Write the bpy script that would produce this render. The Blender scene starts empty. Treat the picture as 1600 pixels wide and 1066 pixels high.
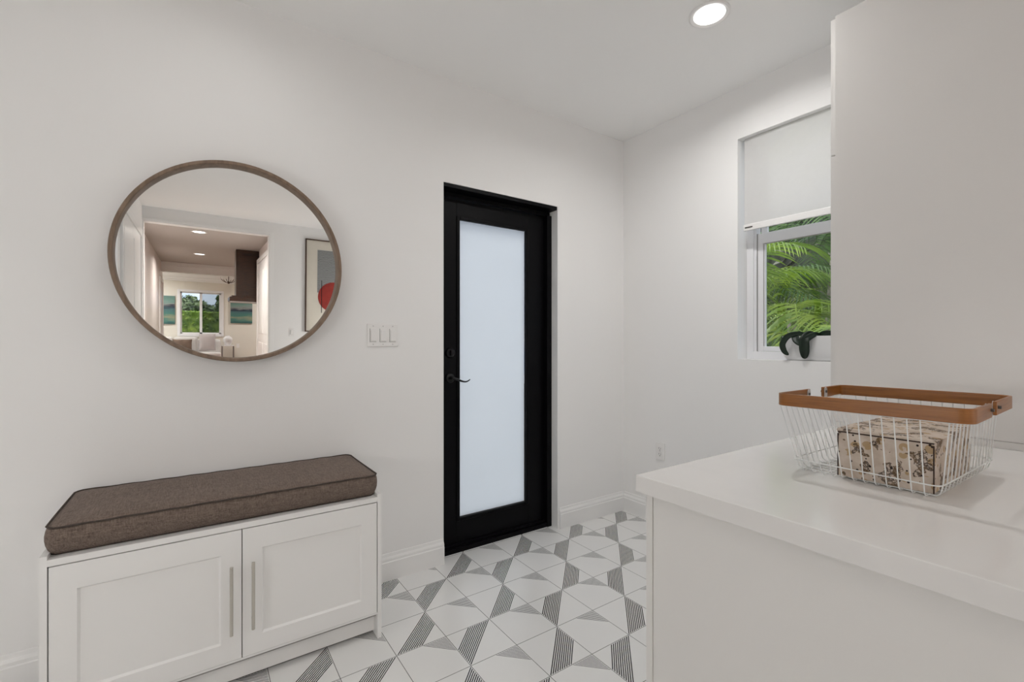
import bpy, bmesh, math, random
from mathutils import Vector, Matrix

R = math.radians
C = bpy.context.scene.collection
sc = bpy.context.scene

# ------------------------------------------------------------------ camera
cam_d = bpy.data.cameras.new('camera')
cam = bpy.data.objects.new('camera', cam_d)
C.objects.link(cam)
cam_d.sensor_fit = 'HORIZONTAL'
cam_d.sensor_width = 36.0
cam_d.lens = 36.0 * 715.0 / 1600.0
cam_d.shift_y = (536.9 - 533.0) / 1600.0
cam_d.clip_start = 0.02
cam.location = (0, 0, 1.24)
cam.rotation_euler = (R(90), 0, math.pi / 2 - math.atan(492.0 / 715.0))
sc.camera = cam

# ------------------------------------------------------------------ view, world, sun
sc.view_settings.view_transform = 'Standard'
sc.view_settings.look = 'None'
sc.view_settings.gamma = 1.0
sc.view_settings.use_curve_mapping = False
sc.view_settings.exposure = 0.09
try:
    sc.cycles.use_denoising = True
    sc.cycles.max_bounces = 14
    sc.cycles.diffuse_bounces = 8
    sc.cycles.transparent_max_bounces = 16
    sc.cycles.sample_clamp_indirect = 6.0
except Exception:
    pass

wd = bpy.data.worlds.new('sky')
sc.world = wd
wd.use_nodes = True
wn, wl = wd.node_tree.nodes, wd.node_tree.links
wn.clear()
wo = wn.new('ShaderNodeOutputWorld'); bg = wn.new('ShaderNodeBackground')
tc = wn.new('ShaderNodeTexCoord'); nz = wn.new('ShaderNodeTexNoise'); cr = wn.new('ShaderNodeValToRGB')
mp = wn.new('ShaderNodeMapping'); mp.inputs['Scale'].default_value = (1, 1, 3.0)
nz.inputs['Scale'].default_value = 5.0; nz.inputs['Detail'].default_value = 6
cr.color_ramp.elements[0].position = .38; cr.color_ramp.elements[0].color = (.33, .44, .64, 1)
cr.color_ramp.elements[1].position = .54; cr.color_ramp.elements[1].color = (.86, .88, .93, 1)
wl.new(tc.outputs['Generated'], mp.inputs[0]); wl.new(mp.outputs[0], nz.inputs['Vector'])
wl.new(nz.outputs['Fac'], cr.inputs[0]); wl.new(cr.outputs[0], bg.inputs[0])
bg.inputs[1].default_value = 1.85
wl.new(bg.outputs[0], wo.inputs[0])

sun_d = bpy.data.lights.new('sun', 'SUN'); sun = bpy.data.objects.new('sun', sun_d); C.objects.link(sun)
sun_d.energy = 4.6; sun_d.angle = R(6); sun_d.color = (1, .95, .86)
sun.rotation_euler = Vector((-0.50, -0.30, 1.5)).to_track_quat('Z', 'Y').to_euler()

ROOM_WS = (8.3, 1.2)      # watts of each ceiling lamp in this room
KIT_W = 31.0
ROOM_LAMPS = [(-1.212, 1.93), (-1.75, 0.12)]  # second lamp is unseen, added close above the mirror
FILL_GLOBES = [((2.05, 2.10, 1.25), 12.5), ((-.75, -1.35, 1.15), 15.5)]   # position and watts of two unseen globes added as fill light
LIV_FILL_LAMPS = [(9.0, -1.2), (9.0, 2.2)]  # unseen lamps added to brighten the mirrored living room
KIT_LAMPS = [(3.42, 0.022), (6.05, 0.04)]

# ------------------------------------------------------------------ materials
class NT:
    def __init__(s, name):
        s.m = bpy.data.materials.new(name); s.m.use_nodes = True
        s.n = s.m.node_tree.nodes; s.l = s.m.node_tree.links
        s.b = s.n['Principled BSDF']; s.out = s.n['Material Output']
    def add(s, t, **kw):
        n = s.n.new(t)
        for k, v in kw.items(): setattr(n, k, v)
        return n
    def link(s, a, b): s.l.new(a, b)
    def val(s, x, sock):
        if isinstance(x, (int, float)): sock.default_value = x
        else: s.l.new(x, sock)
    def m_(s, op, a, b=0.0, c=None):
        n = s.n.new('ShaderNodeMath'); n.operation = op
        s.val(a, n.inputs[0]); s.val(b, n.inputs[1])
        if c is not None: s.val(c, n.inputs[2])
        return n.outputs[0]
    def noise(s, scale, detail=3, vec=None, rough=.5):
        n = s.n.new('ShaderNodeTexNoise'); n.inputs['Scale'].default_value = scale
        n.inputs['Detail'].default_value = detail; n.inputs['Roughness'].default_value = rough
        if vec is None: vec = s.obj()
        s.l.new(vec, n.inputs['Vector']); return n.outputs['Fac']
    def obj(s, scale=None):
        t = s.n.new('ShaderNodeTexCoord').outputs['Object']
        if scale:
            mpp = s.n.new('ShaderNodeMapping'); mpp.inputs['Scale'].default_value = scale
            s.l.new(t, mpp.inputs[0]); return mpp.outputs[0]
        return t
    def ramp(s, fac, stops):
        r = s.n.new('ShaderNodeValToRGB'); e = r.color_ramp.elements
        e[0].position, e[0].color = stops[0][0], (*stops[0][1], 1)
        e[1].position, e[1].color = stops[-1][0], (*stops[-1][1], 1)
        for p, c in stops[1:-1]:
            k = e.new(p); k.color = (*c, 1)
        s.l.new(fac, r.inputs[0]); return r.outputs[0]
    def mix(s, f, a, b):
        n = s.n.new('ShaderNodeMix'); n.data_type = 'RGBA'
        s.val(f, n.inputs[0])
        for v, k in ((a, 6), (b, 7)):
            if isinstance(v, tuple): n.inputs[k].default_value = (*v, 1)
            else: s.l.new(v, n.inputs[k])
        return n.outputs[2]
    def bump(s, h, strength=.2, dist=.002):
        n = s.n.new('ShaderNodeBump'); n.inputs['Strength'].default_value = strength
        n.inputs['Distance'].default_value = dist
        s.l.new(h, n.inputs['Height']); s.l.new(n.outputs[0], s.b.inputs['Normal'])

def plain(name, col, rough=.5, metal=0.0, var=.03, scale=8, spec=.5, bump=0, bscale=60):
    t = NT(name)
    f = t.noise(scale)
    a = tuple(max(0, c * (1 - var)) for c in col); b = tuple(min(1, c * (1 + var)) for c in col)
    t.link(t.ramp(f, [(.3, a), (.7, b)]), t.b.inputs['Base Color'])
    t.b.inputs['Roughness'].default_value = rough; t.b.inputs['Metallic'].default_value = metal
    t.b.inputs['Specular IOR Level'].default_value = spec
    if bump: t.bump(t.noise(bscale, 4), bump, .001)
    return t.m

M = {}
M['wall'] = plain('wall_paint', (.865, .86, .855), .62, var=.006, scale=1.5, spec=.25, bump=.04, bscale=180)
M['ceil'] = plain('ceiling_paint', (.92, .918, .912), .75, var=.006, scale=1.5, spec=.2)
M['trim'] = plain('trim_paint', (.87, .866, .86), .35, var=.006)
M['cab'] = plain('cabinet_lacquer', (.72, .705, .69), .32, var=.006, scale=3)
M['cabg'] = plain('grey_white_laminate', (.74, .73, .715), .42, var=.006, scale=2)
M['bench'] = plain('bench_paint', (.865, .86, .85), .4, var=.006, scale=4)
M['vinyl'] = plain('window_vinyl', (.80, .80, .82), .35, var=.006)
M['black'] = plain('black_paint', (.0022, .0020, .0028), .45, var=.2, scale=3, spec=.12)
M['blackm'] = plain('black_metal', (.004, .004, .005), .3, metal=.3, spec=.5)
M['nickel'] = plain('brushed_nickel', (.60, .57, .52), .38, metal=.85)
M['hinge'] = plain('steel_hinge', (.5, .48, .45), .4, metal=.9)
M['plastic'] = plain('white_plastic', (.83, .82, .81), .3, var=.004)
M['slot'] = plain('dark_slot', (.09, .085, .08), .6)
M['gap'] = plain('shadow_gap', (.30, .29, .28), .8)  # flat grey painted in for the shade of narrow gaps
M['wire'] = plain('white_coated_wire', (.78, .80, .80), .3, var=.01)
M['ceramic'] = plain('white_ceramic', (.76, .76, .765), .3, var=.01)
M['soil'] = plain('potting_bark', (.03, .018, .012), .9, var=.4, scale=60)
M['leafd'] = plain('dark_leaf', (.008, .020, .011), .42, var=.4, scale=12, spec=.35)
M['greyplate'] = plain('grey_metal_tab', (.55, .53, .53), .5, metal=.2)
M['sofa'] = plain('white_upholstery', (.72, .70, .68), .85, var=.04, bump=.2, bscale=150)
M['pillow'] = plain('pale_grey_cushion', (.50, .46, .46), .85, var=.04, bump=.2, bscale=150)
M['brownp'] = plain('brown_cushion', (.17, .12, .09), .9, var=.1)
M['pink'] = plain('pink_velvet', (.55, .16, .22), .8, var=.1)
M['cream'] = plain('cream_wall_paint', (.76, .73, .66), .6, var=.01)
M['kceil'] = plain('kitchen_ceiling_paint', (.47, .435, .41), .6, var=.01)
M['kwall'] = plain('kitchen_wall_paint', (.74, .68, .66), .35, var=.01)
M['woodfl'] = plain('oak_floor', (.33, .22, .14), .4, var=.2, scale=3)
M['mat'] = plain('cream_mat_board', (.66, .62, .54), .8, var=.02)
M['dframe'] = plain('dark_brown_frame', (.07, .035, .02), .4, var=.2)
M['bark'] = plain('palm_bark', (.34, .31, .26), .9, var=.3, scale=14, bump=.4, bscale=30)
M['stone'] = plain('side_table_metal', (.30, .29, .28), .3, metal=.9)
M['ground'] = plain('mulch_ground', (.10, .085, .05), .95, var=.5, scale=10)
M['roofm'] = plain('roof_slab', (.5, .5, .5), .8)

def emit(name, col, st):
    t = NT(name); t.b.inputs['Base Color'].default_value = (*col, 1)
    t.b.inputs['Emission Color'].default_value = (*col, 1); t.b.inputs['Emission Strength'].default_value = st
    f = t.noise(4); t.link(t.ramp(f, [(.2, (.78, .78, .78)), (.8, (.82, .82, .82))]), t.b.inputs['Base Color'])
    return t.m
M['lamp'] = emit('lamp_diffuser', (1, .98, .95), 3.0)

def clearglobe():
    t = NT('fill_globe_shell')
    tp = t.n.new('ShaderNodeBsdfTransparent'); mx = t.n.new('ShaderNodeMixShader'); mx.inputs[0].default_value = .9
    f = t.noise(4); t.link(t.ramp(f, [(.2, (.8, .8, .8)), (.8, (.84, .84, .84))]), t.b.inputs['Base Color'])
    t.link(t.b.outputs[0], mx.inputs[1]); t.link(tp.outputs[0], mx.inputs[2]); t.link(mx.outputs[0], t.out.inputs[0])
    return t.m
M['globe'] = clearglobe()

def wood(name, c1, c2, sc_=(2, 30, 30), rough=.4):
    t = NT(name)
    v = t.obj(sc_)
    f = t.noise(3.0, 5, v, .6)
    t.link(t.ramp(f, [(.3, c1), (.7, c2)]), t.b.inputs['Base Color'])
    t.b.inputs['Roughness'].default_value = rough
    t.bump(f, .12, .001)
    return t.m
M['walnut'] = wood('walnut_ring', (.15, .098, .064), (.27, .19, .135), (14, 14, 3), .5)
M['bentwood'] = wood('bent_beech_honey', (.19, .065, .009), (.33, .125, .024), (3, 3, 60), .34)
M['hoodw'] = wood('dark_bronze', (.014, .005, .002), (.050, .018, .006), (3, 3, 20), .3)

def fabric():
    t = NT('brown_linen')
    v = t.obj((1, 1, .12)); v2 = t.obj((1, .12, 1)); v3 = t.obj((.12, 1, 1))
    a = t.noise(260, 3, v2); b = t.noise(260, 3, v3); c = t.noise(260, 3, v)
    s = t.m_('ADD', t.m_('ADD', a, b), c)
    s = t.m_('DIVIDE', s, 3.0)
    t.link(t.ramp(s, [(.38, (.115, .086, .070)), (.62, (.25, .195, .163))]), t.b.inputs['Base Color'])
    t.b.inputs['Roughness'].default_value = .95; t.b.inputs['Specular IOR Level'].default_value = .15
    t.b.inputs['Sheen Weight'].default_value = .05
    t.bump(s, .5, .002)
    return t.m
M['linen'] = fabric()
M['piping'] = plain('dark_linen_piping', (.060, .045, .037), .9, var=.2, scale=100)

def quartz():
    t = NT('white_quartz')
    f = t.noise(1.4, 6, None, .55); g = t.noise(5, 4, None)
    ln = t.m_('ABSOLUTE', t.m_('SUBTRACT', f, .5))
    vein = t.m_('SUBTRACT', 1.0, t.m_('MINIMUM', t.m_('MULTIPLY', ln, 30.0), 1.0))
    vein = t.m_('MULTIPLY', vein, t.m_('MULTIPLY', g, .12))
    t.link(t.mix(vein, (.765, .755, .745), (.56, .56, .57)), t.b.inputs['Base Color'])
    t.b.inputs['Roughness'].default_value = .16
    return t.m
M['quartz'] = quartz()

def tile_mat():
    t = NT('patterned_porcelain_tile')
    tcn = t.n.new('ShaderNodeTexCoord'); sp = t.n.new('ShaderNodeSeparateXYZ')
    t.link(tcn.outputs['Object'], sp.inputs[0])
    P = .2154
    A = t.m_('DIVIDE', t.m_('ADD', sp.outputs[0], 1.9697 + 40 * P), P)
    B = t.m_('DIVIDE', t.m_('SUBTRACT', sp.outputs[1], .8673 - 40 * P), P)
    i = t.m_('FLOOR', A); j = t.m_('FLOOR', B); a = t.m_('FRACT', A); b = t.m_('FRACT', B)
    par = t.m_('FLOORED_MODULO', t.m_('ADD', i, j), 2.0)        # 0 = corner triangle tile
    io = t.m_('FLOORED_MODULO', i, 2.0)                          # 1 = inner band, 0 = outer band
    lt = lambda x, y: t.m_('LESS_THAN', x, y)
    gt = lambda x, y: t.m_('GREATER_THAN', x, y)
    mul = lambda *x: x[0] if len(x) == 1 else t.m_('MULTIPLY', x[0], mul(*x[1:]))
    s = t.m_('ADD', a, b)
    lo = t.m_('SUBTRACT', 1.0, t.m_('MULTIPLY', io, .5))
    u = t.m_('DIVIDE', t.m_('SUBTRACT', s, lo), .5)
    inb = mul(gt(u, 0.0), lt(u, 1.0), par)
    st = lt(t.m_('FRACT', t.m_('MULTIPLY', u, 9.52)), .53)
    band = mul(inb, st)
    tt = t.m_('MULTIPLY', t.m_('ADD', a, t.m_('SUBTRACT', 1.0, b)), 2.0)
    tri = mul(lt(tt, 1.0), t.m_('SUBTRACT', 1.0, par))
    st2 = gt(t.m_('FRACT', t.m_('MULTIPLY', tt, 11.0)), .58)
    tri = mul(tri, st2)
    ea = t.m_('MINIMUM', a, t.m_('SUBTRACT', 1.0, a)); eb = t.m_('MINIMUM', b, t.m_('SUBTRACT', 1.0, b))
    gr = lt(t.m_('MINIMUM', ea, eb), .0062)
    clear = t.m_('SUBTRACT', 1.0, lt(t.m_('MINIMUM', ea, eb), .016))
    n1 = t.noise(2.2, 4)
    base = t.ramp(n1, [(.3, (.775, .775, .765)), (.7, (.82, .818, .81))])
    col = t.mix(mul(tri, clear), base, (.10, .10, .105))
    col = t.mix(mul(band, clear), col, (.010, .010, .012))
    col = t.mix(gr, col, (.17, .17, .165))
    t.link(col, t.b.inputs['Base Color'])
    t.b.inputs['Roughness'].default_value = .22
    t.b.inputs['Specular IOR Level'].default_value = .45
    t.bump(t.m_('SUBTRACT', 1.0, gr), .3, .0012)
    return t.m
M['tile'] = tile_mat()

def foliage(name, c1, c2, c3, trans=.35, scale=3.0):
    t = NT(name)
    f = t.noise(scale, 3)
    col = t.ramp(f, [(.3, c1), (.5, c2), (.72, c3)])
    t.link(col, t.b.inputs['Base Color']); t.b.inputs['Roughness'].default_value = .45
    tr = t.n.new('ShaderNodeBsdfTranslucent'); t.link(col, tr.inputs[0])
    mx = t.n.new('ShaderNodeMixShader'); mx.inputs[0].default_value = trans
    t.link(t.b.outputs[0], mx.inputs[1]); t.link(tr.outputs[0], mx.inputs[2]); t.link(mx.outputs[0], t.out.inputs[0])
    return t.m
M['palm'] = foliage('palm_leaf', (.075, .15, .018), (.20, .32, .04), (.44, .54, .10), .4, 2.2)
M['palmd'] = foliage('deep_palm_leaf', (.04, .10, .03), (.09, .19, .045), (.17, .29, .07), .3, 2.2)
M['hedge'] = foliage('hedge_leaf', (.05, .12, .012), (.16, .26, .03), (.34, .44, .07), .3, 5)
M['tree'] = foliage('tree_leaf', (.03, .06, .02), (.09, .14, .05), (.20, .26, .10), .2, 4)
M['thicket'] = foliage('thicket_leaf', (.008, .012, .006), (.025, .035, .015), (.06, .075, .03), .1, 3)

def glass(name, tint=(1, 1, 1), refl=.06):
    t = NT(name)
    tr = t.n.new('ShaderNodeBsdfTransparent'); tr.inputs[0].default_value = (*tint, 1)
    gl = t.n.new('ShaderNodeBsdfGlossy'); gl.inputs['Roughness'].default_value = .02
    mx = t.n.new('ShaderNodeMixShader'); mx.inputs[0].default_value = refl * .6
    t.link(tr.outputs[0], mx.inputs[1]); t.link(gl.outputs[0], mx.inputs[2]); t.link(mx.outputs[0], t.out.inputs[0])
    return t.m
M['glass'] = glass('window_glass', (.93, .95, .94))
M['glass2'] = glass('screened_glass', (.62, .64, .64))

def frosted():
    t = NT('frosted_glass')
    f = t.noise(3, 2)
    col = t.ramp(f, [(.2, (.73, .765, .80)), (.8, (.75, .785, .82))])
    tr = t.n.new('ShaderNodeBsdfTranslucent'); t.link(col, tr.inputs[0])
    t.link(col, t.b.inputs['Base Color']); t.b.inputs['Roughness'].default_value = .3
    mx = t.n.new('ShaderNodeMixShader'); mx.inputs[0].default_value = .72
    t.link(t.b.outputs[0], mx.inputs[1]); t.link(tr.outputs[0], mx.inputs[2]); t.link(mx.outputs[0], t.out.inputs[0])
    return t.m
M['frost'] = frosted()

def blindmat():
    t = NT('white_solar_screen')
    f = t.noise(40, 2)
    col = t.ramp(f, [(.2, (.80, .79, .78)), (.8, (.82, .81, .80))])
    t.link(col, t.b.inputs['Base Color']); t.b.inputs['Roughness'].default_value = .8
    tr = t.n.new('ShaderNodeBsdfTranslucent'); t.link(col, tr.inputs[0])
    mx = t.n.new('ShaderNodeMixShader'); mx.inputs[0].default_value = .35
    t.link(t.b.outputs[0], mx.inputs[1]); t.link(tr.outputs[0], mx.inputs[2])
    tp = t.n.new('ShaderNodeBsdfTransparent')
    m2 = t.n.new('ShaderNodeMixShader'); m2.inputs[0].default_value = .2
    t.link(mx.outputs[0], m2.inputs[1]); t.link(tp.outputs[0], m2.inputs[2]); t.link(m2.outputs[0], t.out.inputs[0])
    return t.m
M['blind'] = blindmat()

def mirror_m():
    t = NT('mirror_silver')
    f = t.noise(2, 1)
    t.link(t.ramp(f, [(.2, (.90, .91, .91)), (.8, (.91, .92, .92))]), t.b.inputs['Base Color'])
    t.b.inputs['Metallic'].default_value = 1; t.b.inputs['Roughness'].default_value = 0.0
    return t.m
M['mirror'] = mirror_m()

def floral():
    t = NT('floral_paper')
    o = t.obj()
    base = t.ramp(t.noise(30, 4, o), [(.3, (.47, .38, .30)), (.7, (.64, .56, .49))])
    # ochre blooms
    v = t.n.new('ShaderNodeTexVoronoi'); v.inputs['Scale'].default_value = 34; t.link(o, v.inputs['Vector'])
    och = t.m_('MULTIPLY', t.m_('LESS_THAN', v.outputs['Distance'], .34), t.m_('GREATER_THAN', t.noise(40, 2, o), .5))
    col = t.mix(t.m_('MULTIPLY', och, .7), base, (.36, .22, .07))
    # clumps of dark drawing
    cl = t.m_('GREATER_THAN', t.noise(24, 2, o), .55)
    sc1 = t.m_('LESS_THAN', t.m_('ABSOLUTE', t.m_('SUBTRACT', t.noise(120, 4, o, .7), .5)), .055)
    col = t.mix(t.m_('MULTIPLY', t.m_('MULTIPLY', cl, sc1), .9), col, (.035, .018, .010))
    cl2 = t.m_('MULTIPLY', cl, t.m_('GREATER_THAN', t.noise(75, 3, o), .52))
    col = t.mix(t.m_('MULTIPLY', cl2, .6), col, (.16, .095, .04))
    # small dots
    d = t.n.new('ShaderNodeTexVoronoi'); d.inputs['Scale'].default_value = 70; t.link(o, d.inputs['Vector'])
    dots = t.m_('MULTIPLY', t.m_('LESS_THAN', d.outputs['Distance'], .19), t.m_('GREATER_THAN', t.noise(33, 1, o), .47))
    col = t.mix(dots, col, (.02, .010, .008))
    t.link(col, t.b.inputs['Base Color']); t.b.inputs['Roughness'].default_value = .75
    return t.m
M['floral'] = floral()
M['boxedge'] = plain('dark_box_edge', (.035, .015, .008), .7, var=.5, scale=60)

def seascape():
    t = NT('abstract_sea_canvas')
    tcn = t.n.new('ShaderNodeTexCoord'); sp = t.n.new('ShaderNodeSeparateXYZ'); t.link(tcn.outputs['Generated'], sp.inputs[0])
    n = t.noise(3.5, 4, t.obj((1, .6, 3)))
    h = t.m_('ADD', sp.outputs[2], t.m_('ADD', t.m_('MULTIPLY', t.m_('SUBTRACT', n, .5), .34), t.m_('MULTIPLY', t.m_('SUBTRACT', t.noise(14, 4, t.obj((1, .3, 2))), .5), .22)))
    t.link(t.ramp(h, [(0.0, (.03, .10, .10)), (.12, (.07, .20, .17)), (.22, (.28, .29, .19)), (.34, (.06, .19, .16)), (.52, (.06, .14, .15)),
                      (.60, (.012, .015, .04)), (.67, (.26, .28, .27)), (.82, (.16, .29, .25)), (1.0, (.10, .19, .17))]), t.b.inputs['Base Color'])
    t.b.inputs['Roughness'].default_value = .6
    return t.m
M['sea'] = seascape()

def ripple_print():
    t = NT('rippled_grey_print')
    w = t.n.new('ShaderNodeTexWave'); w.bands_direction = 'Z'; w.inputs['Scale'].default_value = 17
    w.inputs['Distortion'].default_value = 6; w.inputs['Detail'].default_value = 2; w.inputs['Detail Scale'].default_value = .7
    t.link(t.obj(), w.inputs['Vector'])
    t.link(t.ramp(w.outputs['Fac'], [(.02, (.03, .03, .03)), (.34, (.27, .28, .28)), (1, (.33, .34, .34))]), t.b.inputs['Base Color'])
    t.b.inputs['Roughness'].default_value = .7
    return t.m
M['print'] = ripple_print()
M['red'] = plain('red_print', (.27, .020, .012), .7, var=.15, scale=12)

# ------------------------------------------------------------------ geometry helpers
def merge(bm, t):
    me = bpy.data.meshes.new('tmp'); t.to_mesh(me); t.free(); bm.from_mesh(me); bpy.data.meshes.remove(me)

def box(bm, x0, x1, y0, y1, z0, z1, bev=0.0, seg=2, rot=None, piv=None):
    t = bmesh.new(); bmesh.ops.create_cube(t, size=1)
    for v in t.verts:
        v.co = Vector(((x0 + x1) / 2 + v.co.x * (x1 - x0), (y0 + y1) / 2 + v.co.y * (y1 - y0), (z0 + z1) / 2 + v.co.z * (z1 - z0)))
    if bev: bmesh.ops.bevel(t, geom=t.edges[:], offset=bev, segments=seg, affect='EDGES', profile=.6)
    if rot is not None:
        p = Vector(piv) if piv else Vector(((x0 + x1) / 2, (y0 + y1) / 2, (z0 + z1) / 2))
        bmesh.ops.transform(t, matrix=Matrix.Translation(p) @ rot @ Matrix.Translation(-p), verts=t.verts)
    merge(bm, t)

def tube(bm, pts, r, n=8, closed=False, cap=True):
    pts = [Vector(p) for p in pts]; rings = []; N = len(pts)
    rad = r if isinstance(r, (list, tuple)) else [r] * N
    up = None
    for k, p in enumerate(pts):
        if closed: d = pts[(k + 1) % N] - pts[k - 1]
        else: d = pts[min(k + 1, N - 1)] - pts[max(k - 1, 0)]
        d.normalize()
        if up is None:
            up = Vector((0, 0, 1)) if abs(d.z) < .9 else Vector((1, 0, 0))
        s = d.cross(up)
        if s.length < 1e-5: s = d.orthogonal()
        s.normalize(); u2 = s.cross(d).normalized(); up = u2
        rings.append([bm.verts.new(p + (s * math.cos(2 * math.pi * i / n) + u2 * math.sin(2 * math.pi * i / n)) * rad[k]) for i in range(n)])
    for k in range(N if closed else N - 1):
        a, b = rings[k], rings[(k + 1) % N]
        for i in range(n): bm.faces.new((a[i], a[(i + 1) % n], b[(i + 1) % n], b[i]))
    if cap and not closed:
        bm.faces.new(rings[0][::-1]); bm.faces.new(rings[-1])

def lathe(bm, prof, c, axis='Z', n=48, close=False):
    rings = []
    for (r, h) in prof:
        ring = []
        for i in range(n):
            a = 2 * math.pi * i / n
            if axis == 'Z': v = Vector((r * math.cos(a), r * math.sin(a), h))
            elif axis == 'X': v = Vector((h, r * math.cos(a), r * math.sin(a)))
            else: v = Vector((r * math.cos(a), h, r * math.sin(a)))
            ring.append(bm.verts.new(Vector(c) + v))
        rings.append(ring)
    m = len(rings)
    for k in range(m if close else m - 1):
        a, b = rings[k], rings[(k + 1) % m]
        for i in range(n): bm.faces.new((a[i], a[(i + 1) % n], b[(i + 1) % n], b[i]))
    if not close:
        if prof[0][0] > 1e-6: bm.faces.new(rings[0][::-1])
        if prof[-1][0] > 1e-6: bm.faces.new(rings[-1])

def sweep_rect(bm, pts, w, h, n_up=Vector((0, 0, 1))):
    """a flat strap (w thick, h tall) along pts in a level plane"""
    pts = [Vector(p) for p in pts]; rs = []
    for k, p in enumerate(pts):
        d = (pts[min(k + 1, len(pts) - 1)] - pts[max(k - 1, 0)]).normalized(); s = d.cross(n_up).normalized()
        rs.append([bm.verts.new(p + s * (w / 2) * a + n_up * (h / 2) * b) for a, b in ((-1, -1), (1, -1), (1, 1), (-1, 1))])
    for a, b in zip(rs, rs[1:]):
        for i in range(4): bm.faces.new((a[i], a[(i + 1) % 4], b[(i + 1) % 4], b[i]))
    bm.faces.new(rs[0][::-1]); bm.faces.new(rs[-1])

def grid_box(bm, nx, ny, nz, fn):
    """closed box surface of nx*ny*nz cells, each surface point (u,v,w in -1..1) placed by fn"""
    vs = {}
    def V(i, j, k):
        if (i, j, k) not in vs: vs[(i, j, k)] = bm.verts.new(fn(2 * i / nx - 1, 2 * j / ny - 1, 2 * k / nz - 1))
        return vs[(i, j, k)]
    for i in range(nx):
        for j in range(ny):
            bm.faces.new((V(i, j, 0), V(i, j + 1, 0), V(i + 1, j + 1, 0), V(i + 1, j, 0)))
            bm.faces.new((V(i, j, nz), V(i + 1, j, nz), V(i + 1, j + 1, nz), V(i, j + 1, nz)))
    for i in range(nx):
        for k in range(nz):
            bm.faces.new((V(i, 0, k), V(i + 1, 0, k), V(i + 1, 0, k + 1), V(i, 0, k + 1)))
            bm.faces.new((V(i, ny, k), V(i, ny, k + 1), V(i + 1, ny, k + 1), V(i + 1, ny, k)))
    for j in range(ny):
        for k in range(nz):
            bm.faces.new((V(0, j, k), V(0, j, k + 1), V(0, j + 1, k + 1), V(0, j + 1, k)))
            bm.faces.new((V(nx, j, k), V(nx, j + 1, k), V(nx, j + 1, k + 1), V(nx, j, k + 1)))

def root_of(p):
    while p.parent: p = p.parent
    return p

def obj(name, bm, mat, parent=None, smooth=False, keep=False):
    if parent is not None and not keep:
        o_ = root_of(parent).location
        bmesh.ops.translate(bm, vec=-Vector(o_), verts=bm.verts)
    bmesh.ops.recalc_face_normals(bm, faces=bm.faces[:])
    me = bpy.data.meshes.new(name); bm.to_mesh(me); bm.free()
    o = bpy.data.objects.new(name, me); C.objects.link(o)
    if parent is not None: o.parent = parent
    me.materials.append(mat if not isinstance(mat, str) else M[mat])
    if smooth:
        for p in me.polygons: p.use_smooth = True
        try:
            me.set_sharp_from_angle(angle=R(40))
        except Exception:
            pass
    return o

def thing(name, label, cat, loc, group=None):
    o = bpy.data.objects.new(name, None); C.objects.link(o); o.location = loc; o.empty_display_size = .1
    o['label'] = label; o['category'] = cat
    if group: o['group'] = group
    return o

def tag(o, label, cat, group=None):
    o['label'] = label; o['category'] = cat
    if group: o['group'] = group
    return o

def struct(name, bm, mat, label=None, cat=None, parent=None, **k):
    o = obj(name, bm, mat, parent, **k)
    if parent is None:
        o['kind'] = 'structure'
        if label: o['label'] = label; o['category'] = cat
    return o

def struct_empty(name, loc, label, cat):
    o = thing(name, label, cat, loc); o['kind'] = 'structure'; return o

B = bmesh.new
def boxes(*bs, bev=0.0):
    bm = B()
    for b in bs: box(bm, *b, bev=bev)
    return bm

# ------------------------------------------------------------------ room numbers (metres)
XL, YB, ZC = -2.347, 2.626, 2.748          # wall with the mirror, wall with the window, ceiling
XR, XR2 = 2.70, 2.84                        # wall facing the mirror
YS = -0.56                                  # short side wall
DY0, DY1, DZ = 1.146, 1.985, 2.155          # glazed door opening
WX0, WX1, WZ0, WZ1 = -1.469, -0.55, 1.148, 2.53   # window opening

# ------------------------------------------------------------------ shell
struct('wall_left', boxes((XL - .2, XL, -1.95, DY0, 0, ZC), (XL - .2, XL, DY0, DY1, DZ, ZC), (XL - .2, XL, DY1, YB + .16, 0, ZC)), 'wall',
       'white painted wall carrying the round mirror and black door', 'wall')
struct('wall_back', boxes((XL, WX0, YB, YB + .16, 0, ZC), (WX0, WX1, YB, YB + .16, 0, WZ0), (WX0, WX1, YB, YB + .16, WZ1, ZC), (WX1, XR2, YB, YB + .16, 0, ZC)), 'wall',
       'white painted wall with the window at the far end of the room', 'wall')
OY0, OY1, OZ = -0.548, 0.845, 2.578
struct('wall_right', boxes((XR, XR2, OY1, YB, 0, ZC), (XR, XR2, -.70, OY1, OZ, ZC), (XR, XR2, -.70, OY0, 0, OZ)), 'wall',
       'white wall with wide kitchen opening, seen in the mirror', 'wall')
struct('wall_front', boxes((.55, XR, YS - .14, YS, 0, ZC)), 'wall', 'short white side wall left of the opening in the mirror', 'wall')
struct('wall_hall', boxes((.55, .69, -1.95, YS - .14, 0, ZC), (XL, .69, -2.09, -1.95, 0, ZC)), 'wall', 'shaded hallway wall at the left rim of the mirror', 'wall')
struct('ceiling', boxes((XL - .2, XR2, -2.09, YB + .16, ZC, ZC + .2)), 'ceil', 'flat white ceiling', 'ceiling')
struct('floor', boxes((XL - .2, XR2, -2.09, YB, -.1, 0)), 'tile', 'white floor tiles with black striped bands and grey triangles', 'floor')

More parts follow.
